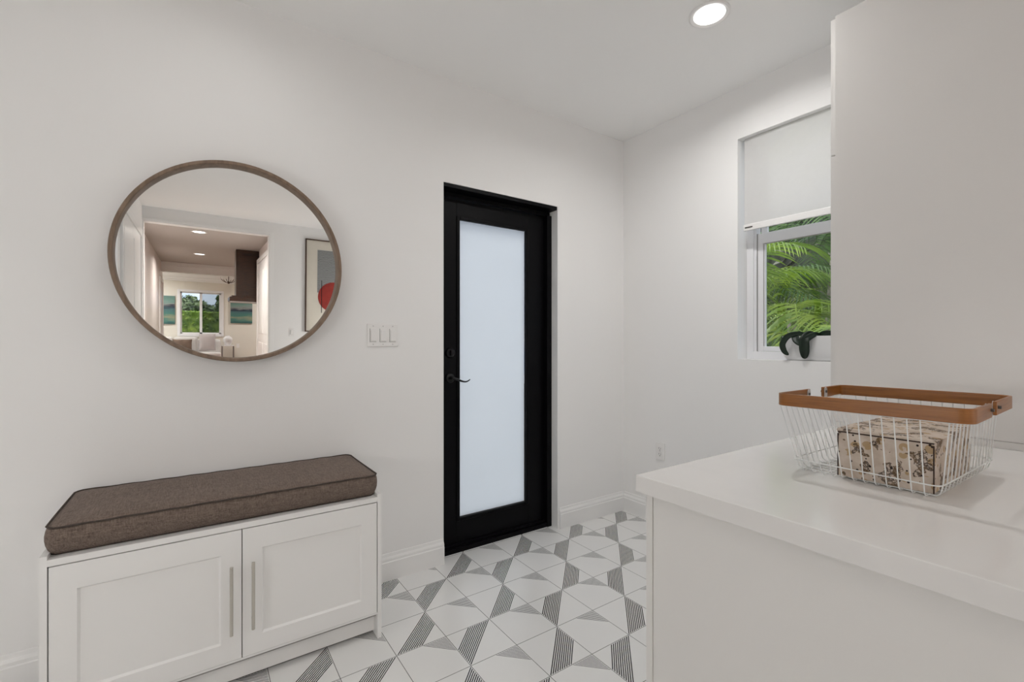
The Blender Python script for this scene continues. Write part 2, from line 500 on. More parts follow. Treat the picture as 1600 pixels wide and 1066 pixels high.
def baseboard(bm, p0, p1, nrm, h=.124):
    """moulded board from p0 to p1 (xy), nrm points into the room"""
    prof = [(0, 0), (.016, 0), (.016, h - .028), (.0125, h - .024), (.0125, h - .012), (.009, h - .004), (.006, h), (.004, h + .014), (0, h + .016)]
    a, b, n = Vector((*p0, 0)), Vector((*p1, 0)), Vector((*nrm, 0))
    r0 = [bm.verts.new(a + n * d + Vector((0, 0, z))) for d, z in prof]
    r1 = [bm.verts.new(b + n * d + Vector((0, 0, z))) for d, z in prof]
    for i in range(len(prof) - 1): bm.faces.new((r0[i], r0[i + 1], r1[i + 1], r1[i]))
    bm.faces.new(r0); bm.faces.new(r1[::-1]); bm.faces.new((r0[-1], r0[0], r1[0], r1[-1]))
bm = B(); baseboard(bm, (XL, -1.95), (XL, DY0 - .002), (1, 0)); baseboard(bm, (XL, DY1 + .012), (XL, YB), (1, 0))
struct('baseboard_left', bm, 'trim', 'white moulded baseboard under the mirror wall', 'baseboard')
bm = B(); baseboard(bm, (XL + .016, YB), (-.76, YB), (0, -1))
struct('baseboard_back', bm, 'trim', 'white moulded baseboard below the window wall', 'baseboard')

# ------------------------------------------------------------------ glazed black door
d1 = struct_empty('door_1', (XL - .12, (DY0 + DY1) / 2, 0), 'tall black door with one frosted glass panel', 'door')
XF = XL - .062
obj('door_frame', boxes((XL - .19, XL - .006, DY0, DY1, DZ - .022, DZ), (XL - .19, XF - .02, DY0 + .0, DY1, DZ - .05, DZ - .022),
    (XL - .19, XF, DY1 - .038, DY1, 0, DZ - .05), (XL - .19, XF, DY0, DY0 + .035, 0, DZ - .05), bev=.002), 'black', d1)
obj('threshold', boxes((XL - .19, XF - .004, DY0 + .035, DY1 - .038, 0.0, .028), (XL - .19, XF - .02, DY0 + .035, DY1 - .038, .028, .04), bev=.003), 'black', d1)
SX = XL - .103   # room face of the slab
sy0, sy1, sz0, sz1 = DY0 + .038, DY1 - .041, .042, DZ - .053
gy0, gy1, gz0, gz1 = 1.303, 1.796, .192, 1.985
bm = boxes((SX - .045, SX, sy0, gy0 - .02, sz0, sz1), (SX - .045, SX, gy1 + .02, sy1, sz0, sz1),
           (SX - .045, SX, gy0 - .02, gy1 + .02, sz0, gz0 - .02), (SX - .045, SX, gy0 - .02, gy1 + .02, gz1 + .02, sz1), bev=.0015)
slab = obj('door_leaf', bm, 'black', d1)
bm = B()
for (a, b, c, d) in ((gy0 - .022, gy0, gz0 - .022, gz1 + .022), (gy1, gy1 + .022, gz0 - .022, gz1 + .022), (gy0, gy1, gz0 - .022, gz0), (gy0, gy1, gz1, gz1 + .022)):
    box(bm, SX - .02, SX + .006, a, b, c, d, .005, 3)
obj('glazing_bead', bm, 'black', d1)
obj('glass_pane', boxes((SX - .028, SX - .018, gy0, gy1, gz0, gz1)), 'frost', d1)
# lever and deadbolt
ly, lz = 1.236, 1.035
bm = B(); lathe(bm, [(.030, 0), (.031, .004), (.026, .010), (.012, .012), (.010, .048)], (SX, ly, lz), 'X', 28)
rose = obj('rosette', bm, 'blackm', d1, smooth=True)
bm = B()
pts = [Vector((SX + .045, ly, lz))]
for k in range(1, 15):
    t = k / 14; pts.append(Vector((SX + .047, ly + .112 * t, lz - .012 * math.sin(t * math.pi * .5) - .020 * math.sin(t * 2.6) * t + .012 * t ** 6)))
tube(bm, pts, [.0085 - .0055 * (k / 14) for k in range(15)], 10)
obj('lever', bm, 'blackm', rose, smooth=True)
bm = B(); lathe(bm, [(.031, 0), (.031, .006), (.026, .012), (.0, .012)], (SX, ly + .002, 1.184), 'X', 28)
box(bm, SX + .010, SX + .028, ly - .004, ly + .008, 1.168, 1.200, .003)
obj('deadbolt', bm, 'blackm', d1, smooth=True)
# outside porch floor and frosted light comes from the sky

# ------------------------------------------------------------------ window_1 with frame and glass
w1 = struct_empty('window_1', ((WX0 + WX1) / 2, YB + .13, WZ0), 'white vinyl window with palms outside', 'window')
fy0, fy1 = YB + .105, YB + .158
fx0 = -1.435
bm = boxes((WX0, fx0 + .006, fy0 - .004, fy1, WZ0, WZ1), (fx0, fx0 + .020, fy0 + .004, fy1, WZ0 + .028, WZ1), (fx0 + .006, WX1, fy0 - .01, fy1, WZ0, WZ0 + .045), (WX0, WX1, fy0, fy1, WZ1 - .03, WZ1), (WX1 - .03, WX1, fy0, fy1, WZ0, WZ1), bev=.002)
obj('window_frame', bm, 'vinyl', w1)
sx0, sx1 = -1.412, WX1 - .03
bm = boxes((sx0, sx0 + .034, fy0 + .012, fy0 + .032, WZ0 + .046, 1.888), (sx1 - .04, sx1, fy0 + .012, fy0 + .032, WZ0 + .046, 1.888),
           (sx0 + .034, sx1 - .04, fy0 + .012, fy0 + .032, WZ0 + .046, WZ0 + .075), (sx0 + .034, sx1 - .04, fy0 + .002, fy0 + .032, 1.825, 1.888), bev=.003)
box(bm, sx0 + .034, sx0 + .042, fy0 + .014, fy0 + .034, WZ0 + .075, 1.825, .001)
obj('lower_sash', bm, 'vinyl', w1)
bm = boxes((sx0 + .01, sx0 + .045, fy0 + .034, fy0 + .052, 1.86, WZ1 - .03), (sx1 - .04, sx1, fy0 + .034, fy0 + .052, 1.86, WZ1 - .03), (sx0 + .045, sx1 - .04, fy0 + .034, fy0 + .052, 1.84, 1.872))
obj('upper_sash', bm, 'vinyl', w1)
obj('lower_pane', boxes((sx0 + .04, sx1 - .04, fy0 + .020, fy0 + .024, WZ0 + .07, 1.83)), 'glass', w1)
obj('upper_pane', boxes((sx0 + .045, sx1 - .04, fy0 + .041, fy0 + .045, 1.87, WZ1 - .03)), 'glass', w1)
obj('sash_shadow_lines', boxes((sx0 - .004, sx0 + .0, fy0 + .009, fy0 + .03, WZ0 + .04, 1.89), (sx0 + .0345, sx0 + .037, fy0 + .0105, fy0 + .013, WZ0 + .077, 1.822), (sx0 + .036, sx1 - .04, fy0 - .0, fy0 + .004, 1.8225, 1.8252)), 'gap', w1)  # grey strips drawn as shadow lines along the sash edges

# roller blind
rb = thing('roller_blind', 'white translucent roller blind pulled halfway down the window', 'blind', (-1.0, YB + .02, WZ1))
obj('cassette', boxes((WX0 + .001, WX1 - .002, YB - .006, YB + .052, 2.442, WZ1 - .001), bev=.003), 'wall', rb)
obj('blind_fabric', boxes((-1.443, WX1 - .02, YB + .028, YB + .029, 1.925, 2.445)), 'blind', rb)
obj('bottom_bar', boxes((-1.446, WX1 - .02, YB + .020, YB + .036, 1.900, 1.936), bev=.003), 'plastic', rb)
obj('maker_tag', boxes((-1.436, -1.392, YB + .0185, YB + .0203, 1.913, 1.921)), 'slot', rb)

# ------------------------------------------------------------------ planter on the sill with drooping leaves
pl = thing('ribbed_planter', 'white ribbed oval planter on the window sill holding a dark strap-leaved plant', 'planter', (-1.0, YB + .055, WZ0))
bm = B()
px0, px1, py0, py1 = -1.236, -.76, YB + .012, YB + .098
def ovring(ins, z, rib):
    cx, cy = (px0 + px1) / 2, (py0 + py1) / 2; hx, hy = (px1 - px0) / 2 - ins, (py1 - py0) / 2 - ins * .6
    out = []; n = 264
    for i in range(n):
        a = 2 * math.pi * i / n; e = .42
        c_, s_ = math.cos(a), math.sin(a)
        rr = 1 - (rib * .016 if (i // 3) % 2 else 0)
        out.append(Vector((cx + hx * rr * math.copysign(abs(c_) ** e, c_), cy + hy * rr * math.copysign(abs(s_) ** e, s_), z)))
    return out
prev = None
for ins, z, rib in [(.038, 0.0, 0), (.020, .006, 0), (.006, .025, 1), (.001, .07, 1), (0, .118, 1), (0, .132, 0), (.006, .132, 0), (.010, .10, 0)]:
    rg = [bm.verts.new(p) for p in ovring(ins, WZ0 + z, rib)]
    if prev:
        for i in range(len(rg)): bm.faces.new((prev[i], prev[(i + 1) % len(rg)], rg[(i + 1) % len(rg)], rg[i]))
    else: bm.faces.new(rg[::-1])
    prev = rg
obj('pot', bm, 'ceramic', pl, smooth=True)
bm = B(); rg = [bm.verts.new(p) for p in ovring(.012, WZ0 + .112, 0)]; bm.faces.new(rg)
obj('soil', bm, 'soil', pl)
def strap(bm, pts, w, thick=.002, cup=.25):
    pts = [Vector(p) for p in pts]; n = len(pts)
    L = []
    # smooth the path
    fine = []
    for k in range(n - 1):
        p0, p1, p2, p3 = pts[max(k - 1, 0)], pts[k], pts[k + 1], pts[min(k + 2, n - 1)]
        for q in range(5):
            t = q / 5
            fine.append(.5 * ((2 * p1) + (-p0 + p2) * t + (2 * p0 - 5 * p1 + 4 * p2 - p3) * t * t + (-p0 + 3 * p1 - 3 * p2 + p3) * t ** 3))
    fine.append(pts[-1]); m = len(fine); rows = []
    for k, p in enumerate(fine):
        d = (fine[min(k + 1, m - 1)] - fine[max(k - 1, 0)]).normalized()
        view = Vector((.35, -1, .1)).normalized()
        s = d.cross(view).normalized(); nn = s.cross(d).normalized()
        t = k / (m - 1); ww = w * .5 * (min(1, .45 + 1.4 * t) if t < .5 else max(.03, (1 - ((t - .5) / .5) ** 3.2)) ** .6)
        rows.append([bm.verts.new(p + s * ww * q - nn * cup * ww * (1 - abs(q)) * 1.0) for q in (-1, -.5, 0, .5, 1)])
    for a, b in zip(rows, rows[1:]):
        for i in range(4): bm.faces.new((a[i], a[i + 1], b[i + 1], b[i]))
ypf = YB - .002
leaves = [
    ([(-1.09, YB + .05, 1.272), (-1.13, YB + .02, 1.292), (-1.178, ypf - .012, 1.283), (-1.207, ypf - .02, 1.240), (-1.200, ypf - .018, 1.200), (-1.180, ypf - .012, 1.178)], .030),
    ([(-1.165, YB + .05, 1.27), (-1.158, YB + .01, 1.286), (-1.145, ypf - .01, 1.262), (-1.122, ypf - .015, 1.243), (-1.092, ypf - .012, 1.234)], .034),
    ([(-1.06, YB + .05, 1.27), (-1.085, YB + .005, 1.290), (-1.098, ypf - .022, 1.262), (-1.098, ypf - .026, 1.222), (-1.098, ypf - .022, 1.19), (-1.100, ypf - .016, 1.160)], .046),
    ([(-1.04, YB + .05, 1.27), (-1.058, YB + .01, 1.288), (-1.085, ypf - .01, 1.270), (-1.108, ypf - .012, 1.240), (-1.112, ypf - .012, 1.222)], .030),
    ([(-1.07, YB + .05, 1.275), (-1.04, YB + .04, 1.292), (-1.00, YB + .035, 1.294), (-.96, YB + .04, 1.282)], .026),
    ([(-1.05, YB + .05, 1.27), (-1.01, YB + .02, 1.283), (-.97, YB + .01, 1.284), (-.93, YB + .02, 1.296)], .022),
    ([(-1.0, YB + .05, 1.27), (-.93, YB + .03, 1.30), (-.87, YB + .01, 1.28), (-.84, ypf - .01, 1.22)], .04),
]
for pts, w in leaves:
    bm = B(); strap(bm, pts, w)
    o = obj('leaf', bm, 'leafd', pl, smooth=True)
    md = o.modifiers.new('thickness', 'SOLIDIFY'); md.thickness = .002

# ------------------------------------------------------------------ switch and outlets
def switch_plate(x, yc, zc, gangs, name, label, cat, nx=1, parts=True):
    w = .07 + .046 * (gangs - 1); r = thing(name, label, cat, (x, yc, zc))
    s = nx
    obj('cover_plate', boxes((min(x, x + s * .006), max(x, x + s * .006), yc - w / 2, yc + w / 2, zc - .058, zc + .058), bev=.002), 'plastic', r)
    for g in range(gangs):
        y = yc + (g - (gangs - 1) / 2) * .046 * 1.12
        bm = boxes((min(x + s * .004, x + s * .0085), max(x + s * .004, x + s * .0085), y - .0165, y + .0165, zc - .034, zc + .034), bev=.001)
        rk = obj('rocker', bm, 'plastic', r)
        bm = boxes((min(x + s * .0075, x + s * .0125), max(x + s * .0075, x + s * .0125), y - .013, y + .013, zc - .030, zc + .026), bev=.002)
        obj('rocker_face', bm, 'plastic', rk)
        bm = boxes((min(x + s * .0055, x + s * .0068), max(x + s * .0055, x + s * .0068), y - .018, y - .0165, zc - .034, zc + .034),
                   (min(x + s * .0055, x + s * .0068), max(x + s * .0055, x + s * .0068), y - .018, y + .0165, zc - .0355, zc - .034))
        obj('rocker_gap', bm, 'gap', rk)
        for q in (-1, 1):
            bm = B(); lathe(bm, [(.003, 0), (.003, .0012), (0, .0016)], (x + s * .0055, y, zc + q * .047), 'X', 10)
            obj('screw', bm, 'greyplate', r)
    return r
switch_plate(XL, .797, 1.283, 3, 'light_switch', 'white three-gang rocker switch plate between mirror and black door', 'light switch')
def outlet_y(xc, y, zc):
    r = thing('wall_outlet', 'white duplex power outlet low on the far wall beside the counter', 'outlet', (xc, y, zc))
    obj('cover_plate', boxes((xc - .036, xc + .036, y - .006, y, zc - .058, zc + .058), bev=.002), 'plastic', r)
    for q in (-1, 1):
        z = zc + q * .0195 + .0
        bm = boxes((xc - .017, xc + .017, y - .0078, y - .004, z - .0145, z + .0145), bev=.003); sk = obj('socket', bm, 'plastic', r)
        bm = boxes((xc - .008, xc - .0055, y - .0084, y - .0076, z - .001, z + .009), (xc + .0055, xc + .008, y - .0084, y - .0076, z - .001, z + .007), (xc - .0028, xc + .0028, y - .0084, y - .0076, z - .0115, z - .006))
        obj('slot', bm, 'slot', sk)
    bm = B(); lathe(bm, [(.003, 0), (.003, -.001), (0, -.0015)], (xc, y - .006, zc), 'Y', 10); obj('screw', bm, 'greyplate', r)
outlet_y(-2.014, YB, .497)

# ------------------------------------------------------------------ round mirror
MC = Vector((XL + .047, .147, 1.587)); TH = R(1.15)
mr = thing('round_mirror', 'large round wall mirror with thin walnut rim above the bench', 'mirror', (XL, .147, 1.160))
tilt = Matrix.Translation(MC) @ Matrix.Rotation(TH, 4, 'Y') @ Matrix.Translation(-MC)
bm = B()
lathe(bm, [(.4245, -.038), (.4245, .028), (.4235, .032), (.4215, .034), (.4115, .034), (.4095, .032), (.4085, .028), (.4085, -.004), (.402, -.004), (.402, -.038)], MC, 'X', 128, close=True)
bmesh.ops.transform(bm, matrix=tilt, verts=bm.verts)
obj('mirror_rim', bm, 'walnut', mr, smooth=True)
bm = B(); lathe(bm, [(.4083, -.012), (.4083, 0.0)], MC, 'X', 96)
bmesh.ops.transform(bm, matrix=tilt, verts=bm.verts)
obj('mirror_glass', bm, 'mirror', mr)

# ------------------------------------------------------------------ bench cabinet with doors
bx, by0, by1, bz = -1.905, -.385, .642, .606
bc = thing('storage_bench', 'low white two-door shaker cabinet bench under the round mirror', 'cabinet', (-2.12, .13, 0))
xb = XL + .018
def side_panel(y0, y1):
    bm = B()
    P = [(xb, 0.0), (bx - .060, 0.0), (bx - .0, .0), (bx, bz), (xb, bz)]
    f = [bm.verts.new((x, y0, z)) for x, z in P]; g = [bm.verts.new((x, y1, z)) for x, z in P]
    bm.faces.new(f); bm.faces.new(g[::-1])
    for i in range(len(P)): bm.faces.new((f[i], f[(i + 1) % len(P)], g[(i + 1) % len(P)], g[i]))
    return bm
obj('side_panel', side_panel(by0, by0 + .017), 'bench', bc); obj('side_panel', side_panel(by1 - .017, by1), 'bench', bc)
obj('bench_top', boxes((xb, bx, by0 + .017, by1 - .017, .574, .594), bev=.0008), 'bench', bc)
obj('carcass', boxes((xb, bx - .022, by0 + .017, by1 - .017, .085, .574)), 'gap', bc)
obj('kick_board', boxes((bx - .062, bx - .048, by0 + .017, by1 - .017, .012, .104)), 'bench', bc)
obj('kick_board', boxes((bx - .046, bx - .004, by0 + .017, by1 - .017, .100, .108)), 'bench', bc)
def shaker(y0, y1, z0, z1, hy):
    dr = obj('door', B_door(y0, y1, z0, z1), 'bench', bc)
    bm = B()
    tube(bm, [(bx + .030, hy, .216), (bx + .030, hy, .456)], .0055, 14)
    hd = obj('handle', bm, 'nickel', dr, smooth=True)
    return dr
def B_door(y0, y1, z0, z1):
    iy0, iy1, iz0, iz1 = y0 + .062, y1 - .062, z0 + .066, z1 - .078
    bm = boxes((bx - .020, bx, y0, iy0, z0, z1), (bx - .020, bx, iy1, y1, z0, z1), (bx - .020, bx, iy0, iy1, z0, iz0), (bx - .020, bx, iy0, iy1, iz1, z1))
    # sloped inner moulding and recessed panel
    q = [(iy0, iz0), (iy1, iz0), (iy1, iz1), (iy0, iz1)]; e = .006
    r = [(iy0 + e, iz0 + e), (iy1 - e, iz0 + e), (iy1 - e, iz1 - e), (iy0 + e, iz1 - e)]
    a = [bm.verts.new((bx, y, z)) for y, z in q]; b = [bm.verts.new((bx - .0075, y, z)) for y, z in r]
    for i in range(4): bm.faces.new((a[i], a[(i + 1) % 4], b[(i + 1) % 4], b[i]))
    bm.faces.new(b)
    return bm
for (y0, y1, hy) in ((by0 + .0205, .1315, .099), (.1345, by1 - .0205, .166)):
    dr = shaker(y0, y1, .111, .5705, hy)
    for z in (.245, .427):
        bm = B(); tube(bm, [(bx - .001, hy, z), (bx + .029, hy, z)], .004, 10)
        obj('handle_post', bm, 'nickel', dr, smooth=True)

# ------------------------------------------------------------------ bench cushion
cx0, cx1, cy0, cy1, cz0, cz1 = XL + .012, -1.903, -.372, .624, .5945, .688
cs = thing('bench_cushion', 'thick brown linen box cushion with piping on the white bench', 'cushion', ((cx0 + cx1) / 2, .126, cz0))
random.seed(4)
def cfn(u, v, w):
    fx, fy = 1 - abs(u) ** 6, 1 - abs(v) ** 8
    ex, ey = 1 - w * w, 1 - w * w
    x = (cx0 + cx1) / 2 + u * (cx1 - cx0) / 2 + (math.copysign(1, u) if abs(u) > .999 else 0) * .007 * ex
    y = (cy0 + cy1) / 2 + v * (cy1 - cy0) / 2 + (math.copysign(1, v) if abs(v) > .999 else 0) * .009 * ey
    z = (cz0 + cz1) / 2 + w * (cz1 - cz0) / 2
    top = .5 * (w + 1)
    z += top * (.013 * (1 - u ** 6) * (1 - v ** 10) + .0015 * math.sin(v * 17) * (1 - u * u) + .0007 * math.sin(v * 31 + 2 * u) - .001)
    if u > 0: x -= .038 * u * (1 - top) ** 1.5
    x += .0012 * math.sin(v * 14 + 1) * (.4 + .6 * top) * (1 if u > 0 else 0); 
    # round the vertical corners
    c = max(0, abs(u) - .93) * max(0, abs(v) - .965)
    return Vector((x - math.copysign(1, u) * c * 3.0, y - math.copysign(1, v) * c * 3.0, z))
bm = B(); grid_box(bm, 18, 60, 6, cfn)
cu = obj('cushion_body', bm, 'linen', cs)
for p in cu.data.polygons: p.use_smooth = True
for w_, zo in ((1, .001), (-1, .003)):
    pts = []
    for i in range(60): pts.append(cfn(1, -1 + 2 * i / 60, w_) + Vector((.0015, 0, zo)))
    for i in range(18): pts.append(cfn(1 - 2 * i / 18, 1, w_) + Vector((0, .0015, zo)))
    for i in range(60): pts.append(cfn(-1, 1 - 2 * i / 60, w_) + Vector((-.0015, 0, zo)))
    for i in range(18): pts.append(cfn(-1 + 2 * i / 18, -1, w_) + Vector((0, -.0015, zo)))
    bm = B(); tube(bm, pts, .0032, 6, closed=True)
    obj('piping', bm, 'piping', cs, smooth=True)

# ------------------------------------------------------------------ counter, base cabinet, tall cabinet
WTX, WTY, WTZ = -.762, .897, .914
wt = obj('worktop', boxes((WTX, 1.5, WTY, YB, .8725, WTZ), bev=.0018), 'quartz')
tag(wt, 'thick white quartz worktop holding the wire basket', 'worktop')
cbx = thing('base_cabinet', 'grey-white base cabinet under the quartz worktop', 'cabinet', (.3, 1.7, 0))
obj('cabinet_side', boxes((-.746, -.7275, .917, YB - .02, 0, .8725)), 'cabg', cbx)
obj('front_panel', boxes((-.7265, 1.48, .9195, .9375, 0, .8725)), 'cabg', cbx)
obj('carcass', boxes((-.7275, 1.48, .94, YB - .02, .01, .8720)), 'cabg', cbx)
tcb = thing('wall_cabinet', 'tall flat-fronted white cabinet standing on the worktop at right', 'cabinet', (.3, 2.3, WTZ))
obj('end_panel', boxes((-.776, -.7585, 2.064, YB - .001, WTZ + .0005, 1.976), (-.776, -.7585, 2.064, YB - .001, 1.981, 2.515)), 'cab', tcb)
obj('upper_carcass', boxes((-.7575, 1.48, 2.0695, YB - .001, WTZ + .002, 2.51)), 'cab', tcb)
obj('door', boxes((-.7562, .10, 2.050, 2.069, WTZ + .024, 2.517)), 'cab', tcb)
obj('door', boxes((.104, 1.0, 2.050, 2.069, WTZ + .024, 2.517)), 'cab', tcb)
obj('bottom_rail', boxes((-.7575, 1.48, 2.0525, 2.0655, WTZ + .0005, WTZ + .0225)), 'cab', tcb)

# ------------------------------------------------------------------ wire basket
bk_c = Vector((-.4155, 1.4755, WTZ)); RZ = Matrix.Rotation(R(-1.2), 4, 'Z'); RZ2 = Matrix.Rotation(R(.9), 4, 'Z')
bk = thing('wire_basket', 'white wire basket with two honey wood handles on the worktop', 'basket', bk_c)
BZ = [(.0035, .262, .402), (.010, .277, .417), (.030, .286, .424)]   # height, width, length of the wire shell
ztop = .166
def size_at(h):
    if h <= .030:
        if h <= .010: t = (h - .0035) / .0065; return (.262 + t * .015, .402 + t * .015)
        t = (h - .010) / .020; return (.277 + t * .009, .417 + t * .004)
    t = (h - .030) / (ztop - .030); return (.286 + t * .052, .421 + t * .006)
def P3(x, y, h): return bk_c + (RZ @ Vector((x - .015 * max(0, h - .03) / .136, y, h)))
def rrect(w, l, h, r=.02, n=5):
    out = []
    for (sx, sy, a0) in ((1, 1, 0), (-1, 1, 90), (-1, -1, 180), (1, -1, 270)):
        for k in range(n + 1):
            a = R(a0 + 90 * k / n); out.append(P3(sx * (w / 2 - r) + r * math.cos(a), sy * (l / 2 - r) + r * math.sin(a), h))
    return out
WR = .00125
hs = [.0035, .010, .020, .030, .06, .10, .14, ztop]
nA, nB = 12, 15
def lx(f, h):
    return f * .129 + (h / ztop) * (-.012 + (.006 * f if f > 0 else .031 * f)) + .015 * max(0, h - .03) / .136
bm = B()
for k in range(nA):          # wires running along the length, over both short ends
    f = -1 + 2 * (k + .5) / nA
    pts = []
    for h in reversed(hs): w, l = size_at(h); pts.append(P3(lx(f, h), -l / 2, h))
    w, l = size_at(hs[0])
    for h in hs:
        w, l = size_at(h); pts.append(P3(lx(f, h), l / 2, h))
    tube(bm, pts, WR, 6)
obj('long_wires', bm, 'wire', bk, smooth=True)
bm = B()
for k in range(nB):
    f = -1 + 2 * (k + .5) / nB
    pts = []
    for h in reversed(hs): w, l = size_at(h); pts.append(P3(-w / 2, f * l / 2 * .97, h))
    for h in hs: w, l = size_at(h); pts.append(P3(w / 2, f * l / 2 * .97, h))
    tube(bm, pts, WR, 6)
obj('cross_wires', bm, 'wire', bk, smooth=True)
bm = B(); w, l = size_at(.030); tube(bm, rrect(w + .003, l + .003, .030), .0014, 6, closed=True)
obj('lower_band_wire', bm, 'wire', bk, smooth=True)
bm = B(); w, l = size_at(ztop); tube(bm, rrect(w + .002, l + .002, ztop, .025), .0028, 8, closed=True)
obj('top_rim', bm, 'wire', bk, smooth=True)
# bent wood handles: two U straps with a gap at the middle of each short side
hw, hl, hz = .366, .420, .181
hc = bk_c + Vector((0, 0, 0))
def H3(x, y, h): return Vector((-.4135, 1.463, WTZ)) + (RZ2 @ Vector((x, y, h)))
def handle(sgn, gl, gr):
    r = .022; n = 8
    y_e = sgn * hl / 2; pts = []
    pts.append(H3(-hw / 2, gl, hz))
    pts.append(H3(-hw / 2, (gl + y_e) / 2, hz))
    for k in range(n + 1):
        a = R(90 * k / n); pts.append(H3(-hw / 2 + r - r * math.cos(a), y_e - sgn * (r - r * math.sin(a)), hz))
    for k in range(1, 8): pts.append(H3(-hw / 2 + r + (hw - 2 * r) * k / 8, y_e, hz))
    for k in range(n + 1):
        a = R(90 * k / n); pts.append(H3(hw / 2 - r + r * math.sin(a), y_e - sgn * (r - r * math.cos(a)), hz))
    pts.append(H3(hw / 2, (gr + y_e) / 2, hz)); pts.append(H3(hw / 2, gr, hz))
    bm = B(); sweep_rect(bm, pts, .0065, .031)
    ho = obj('handle', bm, 'bentwood', bk, smooth=True)
    md = ho.modifiers.new('soft_edges', 'BEVEL'); md.width = .0015; md.segments = 2; md.limit_method = 'ANGLE'
    for sx, g in ((-1, gl), (1, gr)):
        yy = g + sgn * .013
        xi = sx * (hw / 2 - .0045)
        bm = B()
        box(bm, -.0008, .0008, -.009, .009, -.016, .008, 0); lathe(bm, [(.009, -.0008), (.009, .0008)], (0, 0, .008 - .0), 'X', 20)
        bmesh.ops.translate(bm, vec=Vector((xi, yy, hz - .0015)), verts=bm.verts)
        bmesh.ops.transform(bm, matrix=Matrix.Translation(Vector((-.4135, 1.463, WTZ))) @ RZ2, verts=bm.verts)
        obj('steel_tab', bm, 'greyplate', ho)
        bm = B(); lathe(bm, [(0, -.0035), (.0035, -.003), (.0035, .013), (0, .0138)] if sx > 0 else [(0, -.013), (.0035, -.012), (.0035, .003), (0, .0035)], (xi, yy, hz + .002), 'X', 12)
        bmesh.ops.transform(bm, matrix=Matrix.Translation(Vector((-.4135, 1.463, WTZ))) @ RZ2, verts=bm.verts)
        obj('rivet', bm, 'slot', ho, smooth=True)
handle(-1, -.018, -.050)
handle(1, .070, .000)

# ------------------------------------------------------------------ floral box in the basket
fb = thing('floral_box', 'small rectangular box in brown and cream floral paper inside the wire basket', 'box', (-.384, 1.457, WTZ + .0055))
RB = Matrix.Rotation(R(.9), 4, 'Z'); fbc = Vector((-.384, 1.457, 0))
z0 = WTZ + .0052
def fbox(*a, bev=0, wavy=False):
    bm = boxes(a, bev=bev)
    bmesh.ops.transform(bm, matrix=Matrix.Translation(fbc) @ RB, verts=bm.verts); return bm
obj('box_body', fbox(-.088, .088, -.166, .166, z0, z0 + .1065, bev=.001), 'floral', fb)
bm = B()
def lidfn(u, v, w):
    x, y = u * .090, v * .1685
    sag = .0045 * math.sin(v * 3.0 + .6) * u + .003 * math.sin(u * 5 + v * 2)
    zt = z0 + .1125 + sag * .6; zb = z0 + .1085
    return Vector((x, y, zt if w > 0 else zb))
grid_box(bm, 12, 18, 1, lidfn)
bmesh.ops.transform(bm, matrix=Matrix.Translation(fbc) @ RB, verts=bm.verts)
lid = obj('lid', bm, 'floral', fb)
bm = fbox(-.0885, .0885, -.1668, -.1655, z0 + .1050, z0 + .1085)
bm2 = fbox(-.0892, -.0868, -.1672, -.164, z0, z0 + .102); merge(bm, bm2)
bm2 = fbox(.0868, .0892, -.1672, -.1658, z0, z0 + .102); merge(bm, bm2)
obj('dark_edging', bm, 'boxedge', fb)

# ------------------------------------------------------------------ ceiling lights
def downlight(x, y, z, watts, label, group, col=(1, .985, .965), r=.066):
    t = thing('recessed_downlight', label, 'ceiling light', (x, y, z), group)
    bm = B(); lathe(bm, [(r + .004, -.0005), (r + .022, -.0005), (r + .022, -.006), (r + .016, -.010), (r + .003, -.006), (r, -.002)], (x, y, z), 'Z', 48, close=True)
    obj('trim_ring', bm, 'plastic', t, smooth=True)
    bm = B(); lathe(bm, [(r + .003, -.0045), (r - .004, -.0035), (r * .72, -.002), (0, -.002)], (x, y, z), 'Z', 40)
    obj('diffuser', bm, 'lamp', t, smooth=True)
    ld = bpy.data.lights.new('lamp_light', 'AREA'); ld.energy = watts; ld.shape = 'DISK'; ld.size = r * 1.8; ld.spread = R(162); ld.color = col
    lo = bpy.data.objects.new('lamp_light', ld); C.objects.link(lo); lo.parent = t; lo.location = (0, 0, -.0085)
    return t
downlight(*ROOM_LAMPS[0], ZC, ROOM_WS[0], 'round recessed ceiling light above the window corner', 'room ceiling lights')
downlight(*ROOM_LAMPS[1], ZC, ROOM_WS[1], 'unseen recessed ceiling light added close above the round mirror', 'room ceiling lights')
for p, lb in zip(LIV_FILL_LAMPS, ('sofa end', 'far right end')):
    downlight(*p, 2.56, 27, 'unseen living room ceiling light added over the %s' % lb, 'added living room lights')

def globe(p, watts, label):  # out-of-view lamp, added to even out the room light
    x, y, z = p
    t = thing('added_globe_lamp', label, 'fill lamp', (x, y, 0))
    bm = B(); lathe(bm, [(.13, 0), (.13, .015), (.012, .022), (.009, z - .115), (.04, z - .11), (.04, z - .09), (0, z - .09)], (x, y, 0), 'Z', 24)
    obj('stand', bm, 'nickel', t, smooth=True)
    bm = B(); bmesh.ops.create_uvsphere(bm, u_segments=24, v_segments=16, radius=.11, matrix=Matrix.Translation((x, y, z)))
    obj('glass_globe', bm, 'globe', t, smooth=True)
    ld = bpy.data.lights.new('globe_fill_light', 'POINT'); ld.energy = watts; ld.shadow_soft_size = .10; ld.color = (1, .985, .965)
    lo = bpy.data.objects.new('globe_fill_light', ld); C.objects.link(lo); lo.parent = t; lo.location = (0, 0, z)
for gl_, lb in zip(FILL_GLOBES, ('in the corner beyond the tall cabinet', 'in the side hallway')):
    globe(*gl_, 'unseen globe lamp added as fill light ' + lb)

